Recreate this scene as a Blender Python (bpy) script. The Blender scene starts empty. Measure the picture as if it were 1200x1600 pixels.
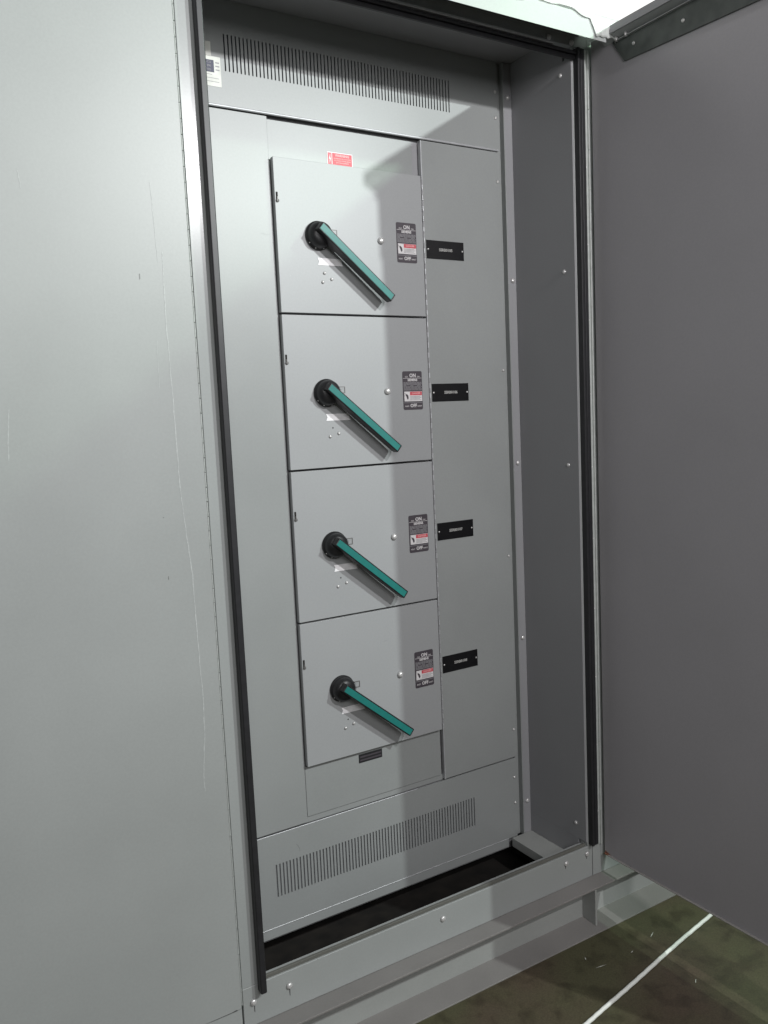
import bpy, bmesh, math, random
from mathutils import Vector, Matrix, Euler
random.seed(4)
S = bpy.context.scene
C = S.collection
PI = math.pi
R = math.radians

# ------------------------------------------------------------------ materials
def new_mat(name):
    m = bpy.data.materials.new(name); m.use_nodes = True
    return m, m.node_tree, m.node_tree.nodes['Principled BSDF']

def setp(p, **k):
    names = dict(rough='Roughness', metal='Metallic', spec='Specular IOR Level', coat='Coat Weight',
                 coatr='Coat Roughness', emis='Emission Color', emist='Emission Strength', trans='Transmission Weight')
    for a, v in k.items(): p.inputs[names[a]].default_value = v

def paint(name, col, rough=.4, var=.06, bump=.05, coat=.0, grain=210., spec=.5):
    """sheet metal enamel: faint cloudy tone, orange peel bump, roughness drift"""
    m, nt, p = new_mat(name); N = nt.nodes; L = nt.links
    tc = N.new('ShaderNodeTexCoord')
    n1 = N.new('ShaderNodeTexNoise'); n1.inputs['Scale'].default_value = 3.1; n1.inputs['Detail'].default_value = 5
    n2 = N.new('ShaderNodeTexNoise'); n2.inputs['Scale'].default_value = grain; n2.inputs['Detail'].default_value = 2
    L.new(tc.outputs['Object'], n1.inputs['Vector']); L.new(tc.outputs['Object'], n2.inputs['Vector'])
    r = N.new('ShaderNodeValToRGB')
    r.color_ramp.elements[0].position = .3; r.color_ramp.elements[1].position = .7
    a = [c*(1-var) for c in col]; b = [c*(1+var) for c in col]
    r.color_ramp.elements[0].color = (*a, 1); r.color_ramp.elements[1].color = (*b, 1)
    L.new(n1.outputs['Fac'], r.inputs['Fac'])
    mx = N.new('ShaderNodeMix'); mx.data_type = 'RGBA'; mx.blend_type = 'MULTIPLY'; mx.inputs['Factor'].default_value = 1
    r2 = N.new('ShaderNodeMapRange'); r2.inputs['From Min'].default_value = .3; r2.inputs['From Max'].default_value = .7
    r2.inputs['To Min'].default_value = .975; r2.inputs['To Max'].default_value = 1.025
    L.new(n2.outputs['Fac'], r2.inputs['Value'])
    L.new(r.outputs['Color'], mx.inputs['A']); L.new(r2.outputs['Result'], mx.inputs['B'])
    L.new(mx.outputs['Result'], p.inputs['Base Color'])
    rr = N.new('ShaderNodeMapRange'); rr.inputs['To Min'].default_value = rough*.9; rr.inputs['To Max'].default_value = rough*1.1
    L.new(n1.outputs['Fac'], rr.inputs['Value']); L.new(rr.outputs['Result'], p.inputs['Roughness'])
    if bump:
        bp = N.new('ShaderNodeBump'); bp.inputs['Strength'].default_value = bump; bp.inputs['Distance'].default_value = .0006
        L.new(n2.outputs['Fac'], bp.inputs['Height']); L.new(bp.outputs['Normal'], p.inputs['Normal'])
    setp(p, coat=coat, coatr=.25, spec=spec)
    return m

def plain(name, col, rough=.5, metal=0., spec=.5, var=.08, scale=60.):
    m, nt, p = new_mat(name); N = nt.nodes; L = nt.links
    tc = N.new('ShaderNodeTexCoord'); n = N.new('ShaderNodeTexNoise'); n.inputs['Scale'].default_value = scale
    L.new(tc.outputs['Object'], n.inputs['Vector'])
    r = N.new('ShaderNodeValToRGB'); r.color_ramp.elements[0].position = .3; r.color_ramp.elements[1].position = .7
    r.color_ramp.elements[0].color = (*[c*(1-var) for c in col], 1); r.color_ramp.elements[1].color = (*[min(1, c*(1+var)) for c in col], 1)
    L.new(n.outputs['Fac'], r.inputs['Fac']); L.new(r.outputs['Color'], p.inputs['Base Color'])
    setp(p, rough=rough, metal=metal, spec=spec)
    return m

M = {}
G = (.330, .345, .342)
M['paint'] = paint('grey_enamel', (.305, .318, .313), .38, spec=.5)
M['paint_ext'] = paint('grey_enamel_outside', (.335, .350, .342), .40, var=.05, spec=.5)
M['frame'] = paint('grey_enamel_frame', (.335, .352, .345), .26, var=.04)
M['unit'] = paint('grey_enamel_unit_doors', (.348, .357, .360), .42, var=.03)
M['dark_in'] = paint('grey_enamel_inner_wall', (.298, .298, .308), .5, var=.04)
M['lip'] = plain('highlight_metal', (.52, .53, .54), .45, metal=.35)  # pale metal: paints highlights on panel edges, also used for hinge knuckles
M['door_in'] = paint('grey_enamel_open_door', (.372, .358, .374), .44, var=.04)
M['steel'] = plain('zinc_steel', (.66, .65, .64), .34, metal=.45)
M['hinge'] = plain('hinge_steel', (.44, .46, .44), .6, metal=.1)
M['dull'] = plain('dull_steel', (.16, .155, .15), .5, metal=.4)
M['bar'] = plain('dark_green_grey_bar', (.075, .085, .078), .55, var=.25, scale=25.)
M['rubber'] = plain('black_rubber', (.018, .018, .020), .45, var=.15)
M['black'] = plain('unlit_void', (.011, .009, .007), .9, var=.6, scale=18.)
M['slot'] = plain('vent_backing', (.012, .013, .022), .8)
M['slot_low'] = plain('vent_backing_low', (.26, .27, .275), .7)
M['plastic'] = plain('black_moulded_plastic', (.011, .011, .012), .42, var=.2, spec=.5)
M['teal'] = plain('teal_plastic', (.013, .175, .155), .45, var=.05)
M['tag'] = plain('white_tag', (.88, .87, .88), .4)
M['plate'] = plain('black_engraved_plate', (.006, .006, .007), .22, spec=.6)
M['engrave'] = plain('engraved_white', (.50, .50, .48), .5)
M['lab_dark'] = plain('label_dark', (.070, .060, .070), .45)
M['lab_grey'] = plain('label_grey', (.24, .235, .245), .45)
M['lab_white'] = plain('label_white', (.74, .72, .72), .45)
M['lab_red'] = plain('label_red', (.62, .085, .11), .45)
M['lab_redink'] = plain('label_red_block', (.66, .035, .06), .45)
M['lab_pink'] = plain('label_pink', (.80, .42, .42), .45)
M['navy'] = plain('label_navy', (.015, .018, .05), .45)
M['sticker'] = plain('sticker_cream', (.62, .63, .58), .5)
M['scratch'] = plain('scratch_pale', (.43, .45, .44), .5, var=.15, scale=200.)
M['smudge'] = plain('smudge', (.20, .21, .20), .5)
M['smudge2'] = plain('smudge_soft', (.26, .265, .26), .5)
M['rust'] = plain('rust', (.20, .085, .05), .9, var=.4, scale=300.)
M['dark_mark'] = plain('shadow_mark', (.07, .07, .07), .8)  # near-black for painted screw shadows, rivet holes and the chip
M['grime'] = paint('grey_enamel_base', (.34, .35, .335), .42, var=.10)
M['sill'] = paint('grimy_sill', (.13, .13, .115), .6, var=.15)
M['flange'] = paint('shaded_flange', (.235, .225, .215), .55, var=.16)  # flange tone darkened to stand in for weaker light on upward faces
M['cord'] = plain('white_cord', (.85, .87, .82), .6, var=.1, scale=900.)

# plastic film
m, nt, p = new_mat('white_film'); p.inputs['Base Color'].default_value = (.86, .88, .86, 1); setp(p, rough=.3)
tl = nt.nodes.new('ShaderNodeBsdfTranslucent'); tl.inputs['Color'].default_value = (.9, .92, .9, 1)
mx = nt.nodes.new('ShaderNodeMixShader'); mx.inputs['Fac'].default_value = .5
nt.links.new(p.outputs['BSDF'], mx.inputs[1]); nt.links.new(tl.outputs['BSDF'], mx.inputs[2])
nt.links.new(mx.outputs['Shader'], nt.nodes['Material Output'].inputs['Surface'])
M['film'] = m
# ceiling given its own glow to stand in for overexposed white
m, nt, p = new_mat('glowing_ceiling'); p.inputs['Base Color'].default_value = (.8, .8, .8, 1)
tc = nt.nodes.new('ShaderNodeTexCoord'); w = nt.nodes.new('ShaderNodeTexNoise'); w.inputs['Scale'].default_value = 1.3
nt.links.new(tc.outputs['Object'], w.inputs['Vector'])
mr = nt.nodes.new('ShaderNodeMapRange'); mr.inputs['To Min'].default_value = 1.05; mr.inputs['To Max'].default_value = 1.4
nt.links.new(w.outputs['Fac'], mr.inputs['Value']); nt.links.new(mr.outputs['Result'], p.inputs['Emission Strength'])
p.inputs['Emission Color'].default_value = (1, 1, .98, 1)
M['ceiling'] = m
# floor : worn painted boards, olive with reddish brown wear
m, nt, p = new_mat('worn_floor'); N = nt.nodes; L = nt.links
tc = N.new('ShaderNodeTexCoord')
def noise(sc, det, rot=None):
    n = N.new('ShaderNodeTexNoise'); n.inputs['Scale'].default_value = sc; n.inputs['Detail'].default_value = det
    L.new(tc.outputs['Object'], n.inputs['Vector']); return n
a = noise(3.4, 8); b = noise(17, 12); d = noise(240, 6)
r = N.new('ShaderNodeValToRGB'); e = r.color_ramp.elements
e[0].position = .36; e[0].color = (.082, .060, .040, 1); e[1].position = .60; e[1].color = (.080, .076, .040, 1)
L.new(a.outputs['Fac'], r.inputs['Fac'])
r2 = N.new('ShaderNodeValToRGB'); e = r2.color_ramp.elements
e[0].position = .36; e[0].color = (.68, .66, .66, 1); e[1].position = .50; e[1].color = (1, 1, 1, 1)
L.new(b.outputs['Fac'], r2.inputs['Fac'])
r3 = N.new('ShaderNodeMapRange'); r3.inputs['From Min'].default_value = .3; r3.inputs['From Max'].default_value = .7
r3.inputs['To Min'].default_value = .80; r3.inputs['To Max'].default_value = 1.20
L.new(d.outputs['Fac'], r3.inputs['Value'])
m1 = N.new('ShaderNodeMix'); m1.data_type = 'RGBA'; m1.blend_type = 'MULTIPLY'; m1.inputs['Factor'].default_value = 1
m2 = N.new('ShaderNodeMix'); m2.data_type = 'RGBA'; m2.blend_type = 'MULTIPLY'; m2.inputs['Factor'].default_value = 1
L.new(r.outputs['Color'], m1.inputs['A']); L.new(r2.outputs['Color'], m1.inputs['B'])
L.new(m1.outputs['Result'], m2.inputs['A']); L.new(r3.outputs['Result'], m2.inputs['B'])
L.new(m2.outputs['Result'], p.inputs['Base Color'])
rg = N.new('ShaderNodeMapRange'); rg.inputs['To Min'].default_value = .35; rg.inputs['To Max'].default_value = .75
L.new(b.outputs['Fac'], rg.inputs['Value']); L.new(rg.outputs['Result'], p.inputs['Roughness'])
bp = N.new('ShaderNodeBump'); bp.inputs['Strength'].default_value = .4; bp.inputs['Distance'].default_value = .002
L.new(b.outputs['Fac'], bp.inputs['Height']); L.new(bp.outputs['Normal'], p.inputs['Normal'])
M['floor'] = m

# ------------------------------------------------------------------ mesh builder
class MB:
    def __init__(s): s.v = []; s.f = []; s.m = []; s.sm = []; s.mats = []
    def mi(s, m):
        m = M[m]
        if m not in s.mats: s.mats.append(m)
        return s.mats.index(m)
    def add(s, vs, fs, m, smooth=False):
        o = len(s.v); s.v += [tuple(v) for v in vs]; k = s.mi(m)
        for f in fs: s.f.append([o+i for i in f]); s.m.append(k); s.sm.append(smooth)
        return s
    def box(s, x0, x1, y0, y1, z0, z1, m, mat=None):
        vs = [Vector(p) for p in ((x0,y0,z0),(x1,y0,z0),(x1,y1,z0),(x0,y1,z0),(x0,y0,z1),(x1,y0,z1),(x1,y1,z1),(x0,y1,z1))]
        if mat: vs = [mat @ v for v in vs]
        return s.add(vs, [(0,3,2,1),(4,5,6,7),(0,1,5,4),(1,2,6,5),(2,3,7,6),(3,0,4,7)], m)
    def prism(s, prof, f, w0, w1, m):
        """prof: list of 2-d points; f(a,b,w) -> 3-d point"""
        n = len(prof)
        vs = [f(a, b, w0) for a, b in prof] + [f(a, b, w1) for a, b in prof]
        fs = [tuple(range(n)), tuple(range(2*n-1, n-1, -1))] + [(i, i+n, (i+1) % n+n, (i+1) % n) for i in range(n)]
        return s.add(vs, fs, m)
    def lathe_y(s, cx, cz, prof, m, n=28):
        """prof: list of (r, y) ; axis along y"""
        vs = []; fs = []
        for (r_, y) in prof:
            for k in range(n): vs.append((cx+r_*math.cos(2*PI*k/n), y, cz+r_*math.sin(2*PI*k/n)))
        for i in range(len(prof)-1):
            for k in range(n): fs.append((i*n+k, i*n+(k+1) % n, (i+1)*n+(k+1) % n, (i+1)*n+k))
        fs.append(tuple(range((len(prof)-1)*n, len(prof)*n)))
        return s.add(vs, fs, m, True)
    def cyl(s, a, b, r_, m, n=12):
        a = Vector(a); b = Vector(b); d = (b-a).normalized()
        u = d.orthogonal().normalized(); w = d.cross(u)
        vs = [q+u*r_*math.cos(2*PI*k/n)+w*r_*math.sin(2*PI*k/n) for q in (a, b) for k in range(n)]
        s.add(vs, [(k, (k+1) % n, n+(k+1) % n, n+k) for k in range(n)], m, True)
        return s.add(vs, [tuple(range(n-1, -1, -1)), tuple(range(n, 2*n))], m)
    def tube(s, pts, r_, m, n=8):
        vs = []; fs = []
        pts = [Vector(p) for p in pts]
        for i, q in enumerate(pts):
            d = (pts[min(i+1, len(pts)-1)]-pts[max(i-1, 0)]).normalized()
            u = d.cross(Vector((0, 0, 1))); u = u.normalized() if u.length > .01 else Vector((1, 0, 0)); w = u.cross(d)
            for k in range(n): vs.append(q+u*r_*math.cos(2*PI*k/n)+w*r_*math.sin(2*PI*k/n))
        for i in range(len(pts)-1):
            for k in range(n): fs.append((i*n+k, i*n+(k+1) % n, (i+1)*n+(k+1) % n, (i+1)*n+k))
        return s.add(vs, fs, m, True)
    def text(s, body, size, x, y, z, m, sx=1., bold=.0, align='CENTER'):
        """flat lettering on a plane facing -y"""
        cu = bpy.data.curves.new('lettering', 'FONT'); cu.body = body; cu.size = size; cu.align_x = align; cu.align_y = 'CENTER'
        cu.resolution_u = 2; cu.offset = bold; cu.extrude = .0002
        ob = bpy.data.objects.new('lettering', cu); C.objects.link(ob)
        dg = bpy.context.evaluated_depsgraph_get()
        me = bpy.data.meshes.new_from_object(ob.evaluated_get(dg))
        vs = [(x+v.co.x*sx, y-v.co.z, z+v.co.y) for v in me.vertices]
        s.add(vs, [tuple(q.vertices) for q in me.polygons], m)
        bpy.data.objects.remove(ob); bpy.data.curves.remove(cu); bpy.data.meshes.remove(me)
        return s
    def build(s, name, parent=None, org=(0,0,0), bevel=0., seg=2, label=None):
        me = bpy.data.meshes.new(name)
        o3 = Vector(org)
        me.from_pydata([tuple(Vector(v)-o3) for v in s.v], [], s.f); me.update()
        for q, k, sm in zip(me.polygons, s.m, s.sm): q.material_index = k; q.use_smooth = sm
        for mm in s.mats: me.materials.append(mm)
        bm = bmesh.new(); bm.from_mesh(me); bmesh.ops.recalc_face_normals(bm, faces=bm.faces[:]); bm.to_mesh(me); bm.free()
        o = bpy.data.objects.new(name, me); C.objects.link(o)
        if parent: o.parent = parent
        if bevel:
            md = o.modifiers.new('bevel', 'BEVEL'); md.width = bevel; md.segments = seg; md.limit_method = 'ANGLE'; md.angle_limit = R(40)
            md.harden_normals = True
        if label: o['label'] = label
        return o

def thing(name, label, cat, loc, group=None):
    o = bpy.data.objects.new(name, None); C.objects.link(o); o.location = loc; o.empty_display_size = .1
    o['label'] = label; o['category'] = cat
    if group: o['group'] = group
    return o

# ------------------------------------------------------------------ setting
fl = MB().box(-7, 7, -7, 7, -.15, -.055, 'floor').build('floor'); fl['kind'] = 'structure'
ce = MB().box(-2.5, 9, .95, 9, 3.55, 3.6, 'ceiling').build('ceiling'); ce['kind'] = 'structure'

# ------------------------------------------------------------------ main cabinet
CO = (.5, 0, .061)
cab = thing('switchboard_cabinet', 'tall open grey steel switchboard cabinet section holding four teal-handled switches', 'electrical cabinet', CO)
def part(mb, name, bevel=0., label=None, parent=None, seg=2): return mb.build(name, parent or cab, CO if not parent else CO, bevel, seg, label)
# note: sub-parts share the origin of the cabinet, their parents sit at local zero

P = .25            # depth of the inner panels
ZT = 2.341
# front frame : left, right, bottom and top members butt together
f = MB()
f.box(-.0345, .018, 0, .03, .154, 2.298, 'frame')
f.box(1.0042, 1.0545, 0, .03, .154, 2.298, 'paint_ext')
f.box(-.0345, 1.0210, 0, .03, .061, .1538, 'paint_ext').box(1.0232, 1.0545, 0, .03, .061, .1538, 'paint_ext')
f.box(-.0345, 1.0545, 0, .03, 2.2982, 2.3285, 'paint_ext')
part(f, 'front_frame', .0015)
part(MB().box(.0185, .9995, .004, .011, .154, .1625, 'sill'), 'sill_lip', .001)
part(MB().box(-.0345, 1.0545, .0305, .9, 2.3425, 2.3525, 'paint_ext').box(-.0345, -.0245, .0305, .9, .061, 2.342, 'paint_ext')
     .box(-.024, 1.0545, .89, .9, .061, 2.342, 'paint_ext').box(1.0445, 1.0545, .0305, .889, .061, 2.342, 'paint_ext'), 'shell')
part(MB().prism([(-.092, 2.2755), (-.0922, 2.3300), (-.0005, 2.3440), (.03, 2.3465), (.03, 2.3290), (-.0005, 2.3285), (-.087, 2.2820)],
     lambda a, b, w: (w, a, b), -.0345, 1.030, 'paint_ext'), 'canopy', .001)
part(MB().box(.0185, 1.0, .031, .255, 2.342-.0005, 2.3422, 'dark_in'), 'inner_ceiling')
part(MB().box(1.0, 1.004, .0012, .60, .1665, 2.272, 'dark_in').box(1.0, 1.004, .0312, .60, .061, .1663, 'dark_in').box(1.0, 1.004, .0312, .60, 2.2722, 2.341, 'dark_in'), 'side_wall', label='plain grey inner side wall on the right of the opening')
part(MB().box(.012, .016, .0305, .60, .061, 2.341, 'dark_in'), 'side_wall', label='inner side wall on the left of the opening')
# gaskets
def gasket(prof_x0, prof_x1, z0, z1, name='gasket', lab=None):
    g = MB().box(prof_x0, prof_x1, -.020, -.0003, z0, z1, 'rubber')
    return g
g = MB().box(.0008, .0155, -.021, -.0003, .139, 2.291, 'rubber'); part(g, 'gasket', .003, 'black rubber door seal down the left edge of the opening', seg=3)
g = MB().box(1.0065, 1.0155, -.018, -.0003, .160, 2.291, 'rubber').box(1.0185, 1.031, -.016, -.0003, .160, 2.291, 'rubber').box(1.0155, 1.0185, -.011, -.0003, .160, 2.291, 'rubber')
part(g, 'gasket', .0025, 'black double-ridged door seal down the right edge of the opening')
g = MB().box(.016, 1.006, -.014, -.0003, 2.274, 2.283, 'rubber').box(.016, 1.006, -.009, -.0003, 2.2635, 2.2735, 'rubber')
part(g, 'gasket', .002, 'black door seal along the top of the opening')
part(MB().box(.016, .93, -.017, -.0003, 2.2845, 2.2905, 'lip'), 'seal_highlight', .0015)  # added bright strip imitating the highlight line above the top seal

# inner panels
def slotted(x0, x1, z0, z1, y, th, sx0, sx1, sz0, sz1, n, frac, m):
    mb = MB(); pitch = (sx1-sx0)/(n-1+frac); w = pitch*frac
    mb.box(x0, x1, y, y+th, sz1, z1, m).box(x0, x1, y, y+th, z0, sz0, m)
    mb.box(x0, sx0, y, y+th, sz0, sz1, m).box(sx1, x1, y, y+th, sz0, sz1, m)
    for i in range(n-1):
        a = sx0+i*pitch+w; mb.box(a, sx0+(i+1)*pitch, y, y+th, sz0, sz1, m)
    bm = mb
    return bm
vt = part(slotted(.0185, .9555, 2.108, 2.3408, .243, .0025, .160, .7925, 2.185, 2.266, 67, .36, 'paint'), 'upper_vent_panel')
part(MB().cyl((.0185, .2438, 2.1072), (.9555, .2438, 2.1072), .0032, 'lip', 16), 'panel_edge', parent=None)
part(MB().box(.10, .85, .2475, .25, 2.15, 2.30, 'slot'), 'vent_backing')
part(slotted(.0185, .9555, .098, .3455, .247, .0025, .162, .797, .178, .265, 67, .44, 'paint').box(.0185, .9215, .2475, .2499, .073, .098, 'paint'), 'lower_vent_panel', label='grey panel with a row of fine vent slots at the bottom')
part(MB().cyl((.0185, .2480, .0985), (.9215, .2480, .0985), .0018, 'lip', 10).cyl((.0185, .2480, .3452), (.60, .2480, .3452), .0015, 'lip', 10), 'panel_edge')  # pale rods put the edge highlights into the colour
part(MB().box(.10, .86, .2515, .254, .13, .31, 'slot_low'), 'vent_backing')
part(MB().box(.0185, .2592, P-.002, P+.004, .3500, 2.1025, 'paint'), 'left_panel', .0012, 'plain grey panel strip left of the switches')
part(MB().box(.2600, .6730, P+.006, P+.009, 2.0065, 2.0990, 'paint'), 'filler_panel', .001, 'blank grey panel above the top switch, carrying the red label')
part(MB().box(.2612, .6865, P+.001, P+.005, .3625, .4975, 'paint'), 'filler_panel', .001, 'blank grey panel below the bottom switch')
part(MB().box(.6955, .9550, P-.006, P-.003, .3500, 2.1025, 'paint'), 'right_panel', .0012, 'tall grey panel right of the switches with four nameplates')
part(MB().box(.2565, .6920, P+.0045, P+.006, .3462, .3622, 'paint'), 'seam_strip')
part(MB().box(.6735, .6920, P+.0085, P+.010, 2.0065, 2.099, 'dark_in'), 'seam_strip')
part(MB().box(.6925, .6952, P-.0065, P+.006, .3500, 2.1020, 'lip'), 'panel_edge')
part(MB().box(.0185, .9575, P+.0125, P+.015, .06, 2.341, 'dark_in'), 'backing_sheet')
# corner post at right of the inner panels
part(MB().box(.9575, .9700, P+.001, P+.012, .100, 2.340, 'paint').box(.9702, .9735, P-.016, P+.012, .100, 2.340, 'paint').box(.9735, .9998, P-.016, P-.012, .100, 2.340, 'dark_in'), 'corner_post', .001)
part(MB().box(.9220, .9998, .031, P-.017, .079, .107, 'grime'), 'floor_rail', .002)
part(MB().box(.0185, .9998, .032, .88, -.012, -.002, 'black').box(.0185, .9998, .62, .63, 0, 1.0, 'black').box(.0185, .9998, .016, .0298, 0, .150, 'black'), 'cable_pit')  # black sheets stand in for the unlit depth below the panels

# screws (one mesh, individual objects)
sc_mb = MB().lathe_y(0, 0, [(.0042, 0), (.0076, -.0003), (.0074, -.002), (.0058, -.0042), (.003, -.0054), (.0008, -.0057)], 'steel', 18)
sc = sc_mb.build('screw'); C.objects.unlink(sc); SM = sc.data
ss = MB().lathe_y(0, 0, [(.0030, 0), (.0046, -.0003), (.0043, -.0012), (.0024, -.0026), (.0006, -.003)], 'steel', 14).build('screw'); C.objects.unlink(ss); SS = ss.data
def screw(x, y, z, parent, org, big=True, rot=None, s=1.):
    o = bpy.data.objects.new('screw', SM if big else SS); C.objects.link(o); o.parent = parent
    o.location = Vector((x, y, z))-Vector(org); o.scale = (s, s, s)
    if rot: o.rotation_euler = rot
    return o
for x, z in ((-.003-.008, .116), (.076, .119), (.501, .123), (.920, .131), (1.0, .134), (.925, 2.306), (1.001, 2.306)): screw(x, -.0003, z, cab, CO)
for z in (2.249, 1.753, 1.235, .714, .206): screw(.986, P-.0163, z, cab, CO, s=.9)
for z in (2.023, 1.502, .964, .436): screw(.950, P-.0063, z, cab, CO, False)
for z in (2.193, 2.262): screw(.949, .2428, z, cab, CO, False)
for z in (.285, .205): screw(.950, .2468, z, cab, CO, False)
for z in (2.24, 1.745, 1.232, .21): screw(.9998, .040, z, cab, CO, True, (0, 0, -PI/2), .75)
for x, z, w_, l in ((-.009, .108, .0012, .017), (.0765, .111, .0012, .017), (.918, .123, .0013, .008), (.9985, .126, .0013, .008)):
    part(MB().prism([(x-w_, z), (x+w_, z), (x+w_*.6, z-l), (x-w_*.4, z-l*.9)], lambda a, b, w: (a, w, b), -.0006, -.0001, 'dark_mark'), 'shadow_mark')  # screw shadows painted as dark strokes on the frame

# nameplates
for k, (zi, word) in enumerate(((1.824, 'SSRB0105'), (1.444, 'SSRB0106'), (1.062, 'SSRB0107'), (.6835, 'SSRB0108'))):
    n = MB().box(.6995, .8225, P-.0078, P-.0061, zi-.0240, zi+.0240, 'plate')
    n.text(word, .0105, .762, P-.0080, zi, 'engrave', 1.05, .0002)
    for x in (.7045, .8175): n.lathe_y(x, zi, [(.0026, P-.0078), (.0022, P-.009), (.0005, P-.0095)], 'steel', 10)
    part(n, 'nameplate', 0, 'black engraved nameplate reading ' + word)
# small dark plate below the bottom unit
n = MB().box(.4205, .4925, P-.0008, P+.0009, .4665, .4895, 'rubber').box(.4235, .4895, P-.0012, P-.0008, .4712, .4752, 'lab_dark').box(.4235, .4895, P-.0012, P-.0008, .4800, .4842, 'lab_dark')
part(n, 'rating_plate', 0, 'small black plate with two faint lines below the bottom switch')
# red warning label
y0 = P+.0060
n = MB().box(.420, .492, y0-.0006, y0-.0001, 2.0120, 2.0440, 'lab_white').box(.4220, .4325, y0-.0010, y0-.0006, 2.0140, 2.0420, 'lab_red')
n.box(.4345, .4900, y0-.0010, y0-.0006, 2.0140, 2.0420, 'lab_redink')
n.text('WARNING', .0082, .4622, y0-.0012, 2.0365, 'lab_pink', 1., .0003)
for k, (t_, s_) in enumerate((('HAZARDOUS VOLTAGE INSIDE', .0036), ('DISCONNECT POWER BEFORE', .0036), ('SERVICING EQUIPMENT', .0036))):
    n.text(t_, s_, .4622, y0-.0012, 2.0293-.0050*k, 'lab_pink', .95, .0001)
n.prism([(.4290, 2.0400), (.4245, 2.0270), (.4272, 2.0270), (.4255, 2.0160), (.4305, 2.0295), (.4278, 2.0295)], lambda a, b, w: (a, w, b), y0-.0014, y0-.0010, 'lab_white')
part(n, 'warning_label', 0, 'small red warning label with a lightning bolt above the top switch')
# cream certificate sticker at top left
y0 = .243
n = MB().box(.085, .1495, y0-.0008, y0-.0001, 2.147, 2.212, 'sticker').box(.095, .1335, y0-.0011, y0-.0008, 2.177, 2.2035, 'navy')
for k in range(3): n.box(.137, .1465, y0-.0011, y0-.0008, 2.1820+.0078*k, 2.1845+.0078*k, 'lab_grey')
for k, w_ in enumerate((.030, .046, .046)): n.box(.098, .098+w_, y0-.0011, y0-.0008, 2.1715-.0075*k, 2.1725-.0075*k, 'lab_grey')
n.text('AL-CU', .007, .117, y0-.0013, 2.1985, 'lab_grey', 1).text('UL 891', .007, .117, y0-.0013, 2.1900, 'lab_grey', 1).text('LISTED', .006, .117, y0-.0013, 2.1820, 'lab_grey', 1)
n.box(.100, .1285, y0-.0006, y0-.0001, 2.2125, 2.243, 'sticker')
part(n, 'sticker', 0, 'cream sticker with a dark blue block beside the top vent')
# piano hinge on the right frame edge
h = MB().box(1.0345, 1.0500, -.0035, -.0003, .150, 2.294, 'hinge')
z = .150
k = 0
while z < 2.29:
    z1 = min(z+.0985, 2.294); h.cyl((1.0525, -.0050, z), (1.0525, -.0050, z1), .0028, 'hinge', 12); z += .100; k += 1
for k in range(11): h.lathe_y(1.043, .25+.195*k, [(.0022, -.0035), (.0018, -.0048), (.0004, -.0052)], 'steel', 8)
part(h, 'hinge', 0, 'long piano hinge on the right edge of the frame')

# open door, hinged right, swung about 90 degrees
dW = .925
door = MB().box(1.0605, 1.0800, -.008-dW, -.010, .1215, 2.3140, 'door_in')
od = part(door, 'door', 0, 'large grey cabinet door swung wide open, its inner face showing')
e = MB().box(1.0530, 1.0603, -.008-dW, -.026, .1215, .1232, 'flange')
e2 = MB().box(1.0370, 1.0603, -.008-dW, -.050, 2.3120, 2.3140, 'door_in').box(1.0350, 1.0368, -.008-dW, -.052, 2.2950, 2.3140, 'dark_in')
def sub(mb, name, parent, bevel=0., label=None):
    o = mb.build(name, parent, CO, bevel, 2, label); return o
sub(e, 'door_flange', od, .0004); sub(e2, 'door_flange', od, .0004)
sub(MB().prism([(1.0375, 2.2946), (1.0420, 2.2950), (1.0603, 2.2860), (1.0603, 2.2835)], lambda a, b, w: (a, w, b), -.93, -.060, 'paint').box(1.0480, 1.0560, -.93, -.105, 2.2790, 2.2806, 'paint'), 'door_flange', od)
sub(MB().prism([(-.085, 2.2830), (-.125, 2.2250), (-.93, 2.1930), (-.93, 2.2830)], lambda a, b, w: (w, a, b), 1.0560, 1.0603, 'bar'), 'stay_bar', od, .0006)
for y, z in ((-.155, 2.255), (-.30, 2.248)):
    screw(1.0558, y, z, od, CO, True, (0, 0, -PI/2), .6)
for y in (-.105, -.135): sub(MB().lathe_y(1.050, 2.2825, [(.005, y), (.007, y-.002), (.003, y-.004)], 'steel', 10), 'washer', od)
rs = MB().prism([(-.012, .1216), (-.012, .1300), (-.020, .1275), (-.030, .1245), (-.038, .1216)], lambda a, b, w: (w, a, b), 1.0596, 1.0604, 'rust').box(1.0540, 1.0595, -.0245, -.0125, .1216, .1245, 'rust')
sub(rs, 'rust_stain', od)

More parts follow.
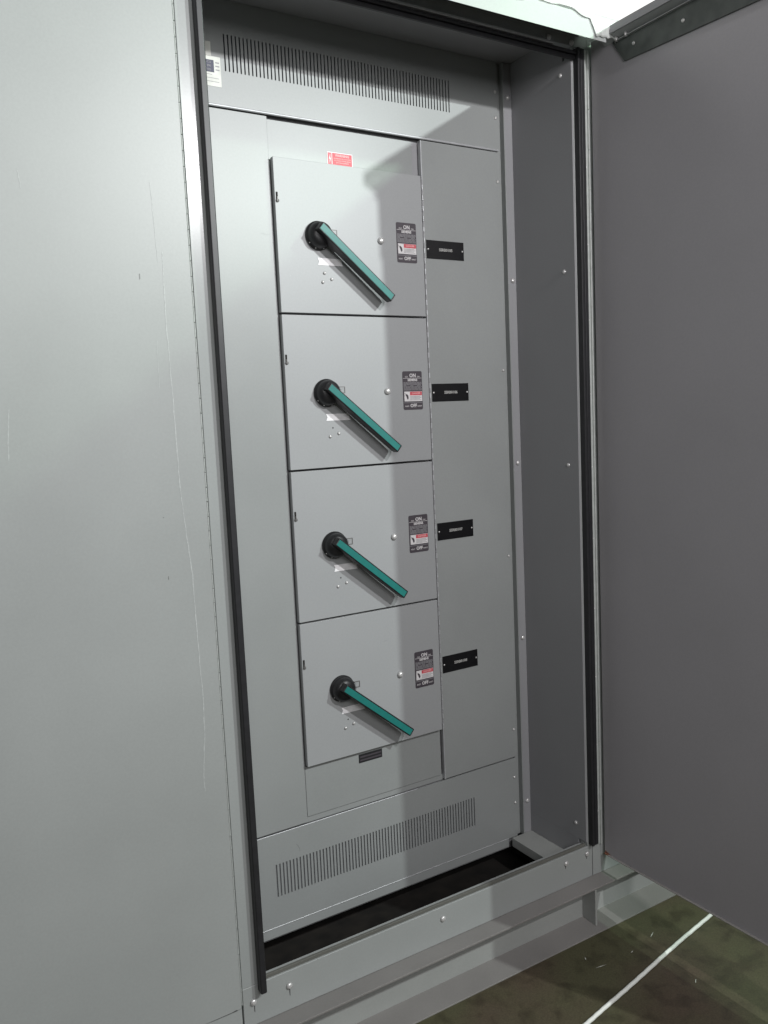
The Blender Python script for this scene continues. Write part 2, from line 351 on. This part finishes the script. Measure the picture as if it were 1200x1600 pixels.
# ------------------------------------------------------------------ four disconnect switches
ang = R(-40)
dx, dz = math.cos(ang), math.sin(ang); nx, nz = -dz, dx
UX = .3715                 # knob axis
def build_switch(z0, h, label, first=False):
    O = Vector((.4745, .235, z0))
    t = thing('disconnect_switch', label, 'electrical switch', O, 'disconnect switches stacked in the cabinet')
    def b(mb, name, bevel=0., parent=None, label=None): return mb.build(name, parent or t, O, bevel, 2, label)
    cover = b(MB().box(.2625, .6845, .235, .2375, z0+.002, z0+h, 'unit').box(.2625, .2645, .2376, .2495, z0+.002, z0+h, 'unit')
      .box(.2646, .6845, .2376, .2495, z0+.002, z0+.0045, 'unit').box(.2646, .6845, .2376, .2495, z0+h-.0025, z0+h, 'unit'), 'cover_door', .0011)
    # hinge of the cover
    hg = MB(); z = z0+.006; k = 0
    while z < z0+h-.015:
        if k % 2 == 0: hg.cyl((.6888, .2370, z), (.6888, .2370, z+.0125), .0024, 'lip', 10)
        else: hg.cyl((.6888, .2385, z), (.6888, .2385, z+.0125), .0020, 'dark_in', 8)
        z += .0135; k += 1
    b(hg, 'hinge')
    # knob
    cz = z0+.1885
    kn = MB().lathe_y(UX, cz, [(.0345, .2348), (.0350, .2300), (.0335, .2280), (.0318, .2272), (.0312, .2200), (.0298, .2130), (.0255, .2075), (.0190, .2040), (.010, .2026), (.0005, .2023)], 'plastic', 40)
    for a in (215, 250, 290): kn.lathe_y(UX+.0327*math.cos(R(a)), cz+.0327*math.sin(R(a)), [(.0016, .2278), (.0013, .2266), (.0003, .2262)], 'steel', 8)
    b(kn, 'knob')
    # lever
    sx, sz = .3590, z0+.2010
    def F(l, y, w): return (sx+dx*l+nx*w, y, sz+dz*l+nz*w)
    def Y(l): return .1690+.0018*abs(l)/.25
    prof = [(-.003, .1860), (.2540, .1870), (.2540, .2080), (.2460, .2110), (.0720, .2160), (.0640, .2210), (.0480, .2210), (.0440, .2290), (-.001, .2280), (-.0050, .2150), (-.0050, .1940)]
    lv = b(MB().prism(prof, F, -.0108, .0112, 'plastic'), 'handle', .0022)
    b(MB().prism([(-.0010, .18505), (.2495, .18605), (.2495, .1872), (-.0010, .1863)], F, -.0080, .0078, 'teal'), 'grip_strip', .0004, lv)
    # padlock loop
    lp = MB(); x0, x1, za, zb = .4020, .4180, z0+.186, z0+.203
    lp.box(x0, x1, .2190, .2206, zb-.002, zb, 'dull').box(x1-.002, x1, .2190, .2206, za, zb-.0021, 'dull').box(x0, x1-.0021, .2190, .2206, za, za+.002, 'dull').box(x0-.002, x0, .2190, .2340, za, zb, 'plastic')
    b(lp, 'padlock_loop')
    # cover bolt
    b(MB().lathe_y(.5520, z0+.1890, [(.0070, .2348), (.0088, .2338), (.0086, .2312), (.0066, .2280), (.0032, .2266), (.0006, .2263)], 'steel', 22), 'bolt')
    # keyhole latch
    lt = MB().box(.2655, .2702, .2343, .2349, z0+.2600, z0+.2830, 'black').lathe_y(.2686, z0+.2630, [(.0044, .2349), (.0040, .2325), (.0020, .2312), (.0004, .2308)], 'dull', 12)
    lt.box(.2668, .2690, .2310, .2342, z0+.2600, z0+.2720, 'dull')
    b(lt, 'latch')
    # bright tag strip with notched ends
    tz = z0+.1275
    tg = MB().prism([(.3680, tz-.0085), (.4370, tz-.0085), (.4335, tz), (.4370, tz+.0085), (.3680, tz+.0085), (.3715, tz)], lambda a, c, w: (a, w, c), .2338, .2349, 'tag')
    b(tg, 'tag_strip')
    # rivets
    rv = ((.4040, .0860), (.3850, .1000), (.3790, .0780)) if first else ((.4020, .0865), (.3770, .0795))
    for x, q in rv:
        b(MB().lathe_y(x, z0+q, [(.0030, .2348), (.0042, .2342), (.0036, .2322), (.0014, .2312), (.0003, .2310)], 'steel', 14), 'rivet')
    if not first: b(MB().lathe_y(.3860, z0+.1010, [(.0022, .2348), (.0016, .2345), (.0003, .2344)], 'dark_mark', 10), 'rivet_hole')
    # ON/OFF label
    lx0, lx1, lz0, lz1 = .6005, .6620, z0+.1385, z0+.2400
    r_ = .004; pr = []
    for cx, cy, a0 in ((lx1-r_, lz0+r_, -90), (lx1-r_, lz1-r_, 0), (lx0+r_, lz1-r_, 90), (lx0+r_, lz0+r_, 180)):
        for q in range(4): pr.append((cx+r_*math.cos(R(a0+30*q)), cy+r_*math.sin(R(a0+30*q))))
    lb = MB().prism(pr, lambda a, c, w: (a, w, c), .2342, .2349, 'lab_dark')
    y1, y2 = .2339, .2342
    lc = (lx0+lx1)/2; H = lz1-lz0
    def zz(u): return lz1-u*H
    lb.text('ON', .0135, lc+.001, y1-.0002, zz(.115), 'lab_white', .95, .0003)
    for x in (lx0+.012, lx1-.012): lb.text('OUI' if x < lc else 'ON', .0052, x, y1-.0002, zz(.145), 'lab_white', 1)
    lb.box(lx0+.001, lx1-.001, y1, y2, zz(.185), zz(.177), 'lab_white')
    lb.text('SIEMENS', .0082, lc, y1-.0002, zz(.232), 'lab_white', 1., .0003)
    # small print band
    rnd = random.Random(7)
    for row in range(8):
        z_ = zz(.292+row*.0275); x = lx0+.002
        while x < lx1-.004:
            w_ = rnd.uniform(.004, .012); x1_ = min(x+w_, lx1-.002)
            if rnd.random() < .92: lb.box(x, x1_, y1, y2, z_-.00105, z_+.00085, 'lab_grey')
            x = x1_+rnd.uniform(.0007, .0016)
    lb.box(lx0+.0035, lx1-.0015, y1, y2, zz(.780), zz(.525), 'lab_white')
    lb.box(lx0+.0215, lx1-.0022, y1-.0003, y1, zz(.625), zz(.532), 'lab_red')
    lb.text('DANGER', .0068, lc+.010, y1-.0005, zz(.578), 'lab_pink', 1, .0002)
    for k, u in enumerate((.652, .682, .712, .742)): lb.box(lx0+.0215, lx1-(.0045 if k % 2 else .009), y1-.0003, y1, zz(u+.010), zz(u), 'lab_grey')
    # pictogram: hand, arc lines
    lb.prism([(.0105, .0), (.0150, -.004), (.0165, -.011), (.0140, -.0155), (.0115, -.0125), (.0100, -.0070), (.0085, -.0050), (.0090, -.0015)], lambda a, c, w: (lx0+a, w, zz(.585)+c), y1-.0003, y1, 'lab_dark')
    lb.prism([(.0045, .002), (.0052, .0026), (.0108, -.006), (.0100, -.0065)], lambda a, c, w: (lx0+a, w, zz(.585)+c), y1-.0003, y1, 'lab_dark')
    lb.box(lx0+.001, lx1-.001, y1, y2, zz(.822), zz(.808), 'lab_grey')
    lb.text('OFF', .0125, lc+.001, y1-.0002, zz(.897), 'lab_white', .95, .0003)
    lb.text('RESET', .0050, lx0+.0105, y1-.0002, zz(.910), 'lab_white', 1.).text('ARRET', .0050, lx1-.0105, y1-.0002, zz(.910), 'lab_white', 1.)
    b(lb, 'switch_label')
    return t
build_switch(1.6440, .3640, 'top disconnect switch, grey cover with teal-striped lever, beside nameplate SSRB0105', True)
build_switch(1.2620, .3790, 'second disconnect switch from the top, teal-striped lever, beside nameplate SSRB0106')
build_switch(.8775, .3815, 'third disconnect switch from the top, teal-striped lever, beside nameplate SSRB0107')
build_switch(.5000, .3745, 'bottom disconnect switch, teal-striped lever, beside nameplate SSRB0108')

def mark(pts, w_, y, m, nm):
    vs = []; fs = []
    for i, (x, z) in enumerate(pts):
        k = w_*(.25 if i in (0, len(pts)-1) else random.uniform(.6, 1.1)); vs += [(x-k, y, z-k*.4), (x+k, y, z+k*.4)]
    for i in range(len(pts)-1): fs.append((2*i, 2*i+1, 2*i+3, 2*i+2))
    part(MB().add(vs, fs, m), nm)
mark([(.222, .303), (.227, .297), (.231, .288), (.2315, .280)], .0009, .2468, 'smudge', 'scratch_mark')
mark([(.497, .7870), (.506, .7895), (.515, .7900), (.522, .7925)], .0014, .2347, 'smudge2', 'smudge')
mark([(.268, .7235), (.272, .7240), (.276, .7270)], .0010, .2347, 'smudge2', 'smudge')
mark([(.226, 1.832), (.238, 1.829), (.250, 1.830)], .0005, .2477, 'smudge2', 'scratch_mark')
mark([(.290, 1.735), (.293, 1.7325)], .0022, .2347, 'scratch', 'smudge')
# ------------------------------------------------------------------ closed cabinet at left
LO = (-.6, 0, .061)
lc_ = thing('switchboard_cabinet', 'closed grey cabinet section left of the open one, its door shut and scratched', 'electrical cabinet', LO)
ld = MB().box(-1.25, -.0395, -.004, .014, .1145, 2.62, 'paint_ext').build('door', lc_, LO, .0012)
MB().box(-1.27, -.0385, -.0005, .0195, .061, .1120, 'paint_ext').box(-1.27, -.0375, .0196, .9, .061, 2.62, 'rubber').box(-1.27, -.0375, -.0005, .0195, 2.622, 2.66, 'paint_ext').build('body', lc_, LO)
hg = MB(); z = .118
while z < 2.6: hg.cyl((-.0362, .0030, z), (-.0362, .0030, z+.0288), .0014, 'hinge', 10); z += .0300
hg.build('hinge', lc_, LO)
MB().prism([(-.110, .1150), (-.048, .1150), (-.052, .1175), (-.062, .1158)], lambda a, b, w: (a, w, b), -.0046, -.0041, 'dark_mark').build('chip_mark', ld, LO)
def scratch(pts, w, mat='scratch', name='scratch_mark', lab=None):
    vs = []; fs = []
    q = []
    for i in range(len(pts)-1):
        for k in range(8):
            t_ = k/8; q.append((pts[i][0]*(1-t_)+pts[i+1][0]*t_+random.uniform(-.0006, .0006), pts[i][1]*(1-t_)+pts[i+1][1]*t_))
    q.append(pts[-1])
    for x, z in q:
        ww = w*random.uniform(.5, 1.1)
        vs += [(x-ww, -.00435, z), (x+ww, -.00435, z)]
    for i in range(len(q)-1): fs.append((2*i, 2*i+1, 2*i+3, 2*i+2))
    o = MB().add(vs, fs, mat).build(name, ld, LO)
    if lab: o['label'] = lab
scratch([(-.0945, 1.72), (-.096, 1.564), (-.0940, 1.45), (-.093, 1.341), (-.093, 1.265), (-.0870, 1.18), (-.080, 1.082), (-.079, .95), (-.076, .815), (-.079, .74), (-.087, .66), (-.086, .625)], .0012, lab='long thin pale scratch running down the door')
scratch([(-.394, 1.426), (-.398, 1.39), (-.402, 1.335)], .0009)
scratch([(-.343, 1.845), (-.340, 1.815)], .0008)
scratch([(-.108, 1.85), (-.106, 1.78), (-.104, 1.70)], .0006)
scratch([(-.117, 1.55), (-.119, 1.46)], .0005)
for (x, z, w_, h_) in ((-.1290, 1.083, .0008, .004), (-.1300, 1.205, .0009, .0012), (-.141, 1.671, .0010, .006)):
    MB().prism([(x-w_, z-h_), (x+w_, z-h_*.6), (x+w_*.7, z+h_), (x-w_*.8, z+h_*.8)], lambda a, b, w: (a, w, b), -.0046, -.0041, 'smudge').build('smudge', ld, LO)

# ------------------------------------------------------------------ cabinet at right (behind the open door)
RO = (1.6, 0, .061)
rc = thing('switchboard_cabinet', 'closed grey cabinet section behind the open door, only its lower face seen', 'electrical cabinet', RO)
MB().box(1.0547, 2.15, 0, .9, .061, 2.33, 'paint_ext').build('body', rc, RO, .001)
MB().box(1.10, 2.12, -.018, -.001, .150, 2.30, 'paint_ext').build('door', rc, RO, .002)

# ------------------------------------------------------------------ base channel
BO = (.4, -.02, -.055)
bc = thing('base_channel', 'grey steel channel base with stiffener plates under the cabinets', 'base frame', BO)
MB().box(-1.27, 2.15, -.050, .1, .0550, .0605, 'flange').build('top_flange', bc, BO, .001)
MB().box(-1.27, 2.15, .000, .006, -.0485, .0543, 'grime').build('web', bc, BO)
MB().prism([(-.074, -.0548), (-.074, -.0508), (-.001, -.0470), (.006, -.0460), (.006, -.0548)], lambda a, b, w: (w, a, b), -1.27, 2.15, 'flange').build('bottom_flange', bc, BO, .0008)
for x in (-.95, .9790, 1.95):
    MB().prism([(-.0505, .0543), (-.0005, .0543), (-.0005, -.0465), (-.0505, -.0492)], lambda a, b, w: (w, a, b), x, x+.006, 'grime').build('stiffener', bc, BO, .0006)

# ------------------------------------------------------------------ cord on the floor
pts = [(.45, -.335), (.60, -.322), (.660, -.312), (.700, -.3045), (.76, -.2930), (.84, -.2790), (.93, -.2620), (1.03, -.2420), (1.13, -.2235), (1.22, -.2085), (1.31, -.1935), (1.345, -.188)]
dense = []
for i in range(len(pts)-1):
    for k in range(10):
        t_ = k/10; x = pts[i][0]*(1-t_)+pts[i+1][0]*t_; y = pts[i][1]*(1-t_)+pts[i+1][1]*t_
        dense.append((x, y+.0003*math.sin(i*7+k*1.3), -.0500))
cd = MB().tube(dense, .0050, 'cord', 10).build('cord')
cd['label'] = 'thin white cord lying straight across the dark floor'; cd['category'] = 'cord'
# pale chips and scuffs on the floor surface
for x, y, l, a in ((.870, -.175, .034, -10), (1.08, -.16, .030, 25), (.86, -.13, .012, 60), (.98, -.18, .012, 15), (1.02, -.35, .018, 35)):
    ca, sa = math.cos(R(a)), math.sin(R(a)); w_ = .0012
    MB().add([(x-ca*l/2, y-sa*l/2, -.0546), (x+sa*w_, y-ca*w_, -.0546), (x+ca*l/2, y+sa*l/2, -.0546), (x-sa*w_, y+ca*w_, -.0546)], [(0, 1, 2, 3)], 'sticker').build('scuff', fl, (0, 0, 0))

# ------------------------------------------------------------------ crumpled plastic film on the roof
def film():
    nu, nv = 90, 40; vs = []; fs = []
    rnd = random.Random(3)
    from mathutils import noise as nz_
    for i in range(nu+1):
        u = i/nu; x = .70+u*.410
        for j in range(nv+1):
            v = j/nv
            h_ = nz_.noise(Vector((x*14, v*3, .3)))*.020+nz_.noise(Vector((x*42, v*9, 2.)))*.008
            fold = max(0, min(1, (x-.972)/.02))     # beyond this the sheet hangs down over the canopy front
            if v < .15:
                k = v/.15
                drop = (.006+.006*math.sin(x*26+1.)+.004*math.sin(x*61))*(1-fold)+(.050+.012*nz_.noise(Vector((x*60, 0, 4.))))*fold
                drop = max(.001, drop)
                z = 2.334-drop*(1-k); y = -.0955-.002*abs(nz_.noise(Vector((x*30, v*10, 8.))))-.007*fold*abs(nz_.noise(Vector((x*90, v*60, 1.))))
            else:
                k = (v-.15)/.85
                z = 2.334+.6*abs(h_)*min(1, k*6)+.020*math.sin(min(1, k*3)*PI/2); y = -.0955+.36*k
            x_ = x+(.012*nz_.noise(Vector((3, v*25, 1.))) if i == nu else 0)
            vs.append((x_, y, z))
    for i in range(nu):
        for j in range(nv): fs.append((i*(nv+1)+j, (i+1)*(nv+1)+j, (i+1)*(nv+1)+j+1, i*(nv+1)+j+1))
    FO = Vector((.9, .1, 2.353))
    o = MB().add(vs, fs, 'film', True).build('plastic_sheet', None, (0, 0, 0))
    for v in o.data.vertices: v.co -= FO
    o.location = FO
    md = o.modifiers.new('thick', 'SOLIDIFY'); md.thickness = .0008
    o['label'] = 'torn crumpled white plastic sheet draped over the cabinet roof corner'; o['category'] = 'plastic sheet'
film()

# ------------------------------------------------------------------ lights
def lamp(name, loc, watts, col, size, aim, sy=None):
    l = bpy.data.lights.new(name, 'AREA'); l.energy = watts; l.color = col
    if sy: l.shape = 'RECTANGLE'; l.size = size; l.size_y = sy
    else: l.shape = 'DISK'; l.size = size
    o = bpy.data.objects.new(name, l); C.objects.link(o); o.location = loc
    o.rotation_euler = (Vector(aim)-Vector(loc)).to_track_quat('-Z', 'Y').to_euler()
    return o
lamp('lamp_key', (1.74, -2.5, 2.74), 68, (.93, 1., .985), .03, (.2, 0, 2.1))
lamp('lamp_fill', (.90, -2.6, 2.70), 52, (.985, .97, .985), .07, (.3, 0, 2.3))
lamp('lamp_side', (2.55, -1.70, 3.40), 30, (.66, 1., .72), .10, (.0, 0, 1.2))
lamp('lamp_bounce_fill', (-.55, -3.2, 2.35), 44, (.985, .975, .985), 1.6, (.1, 0, 2.0), 1.0)  # added soft fill standing in for light bounced off the room

w = bpy.data.worlds.new('World'); S.world = w; w.use_nodes = True
w.node_tree.nodes['Background'].inputs['Color'].default_value = (.9, .93, 1, 1)
w.node_tree.nodes['Background'].inputs['Strength'].default_value = .07

# ------------------------------------------------------------------ camera
cam = bpy.data.cameras.new('camera'); co = bpy.data.objects.new('camera', cam); C.objects.link(co)
co.location = (-.60503, -1.63634, 1.37769)
co.rotation_euler = (R(83.67114), R(2.61926), R(-31.41610))
cam.sensor_fit = 'HORIZONTAL'; cam.sensor_width = 36; cam.lens = 1301.609/1200*36
cam.clip_start = .05; cam.clip_end = 60
S.camera = co
S.view_settings.view_transform = 'Standard'; S.view_settings.look = 'None'; S.view_settings.exposure = -.14; S.view_settings.gamma = 1
S.render.resolution_x = 768; S.render.resolution_y = 1024
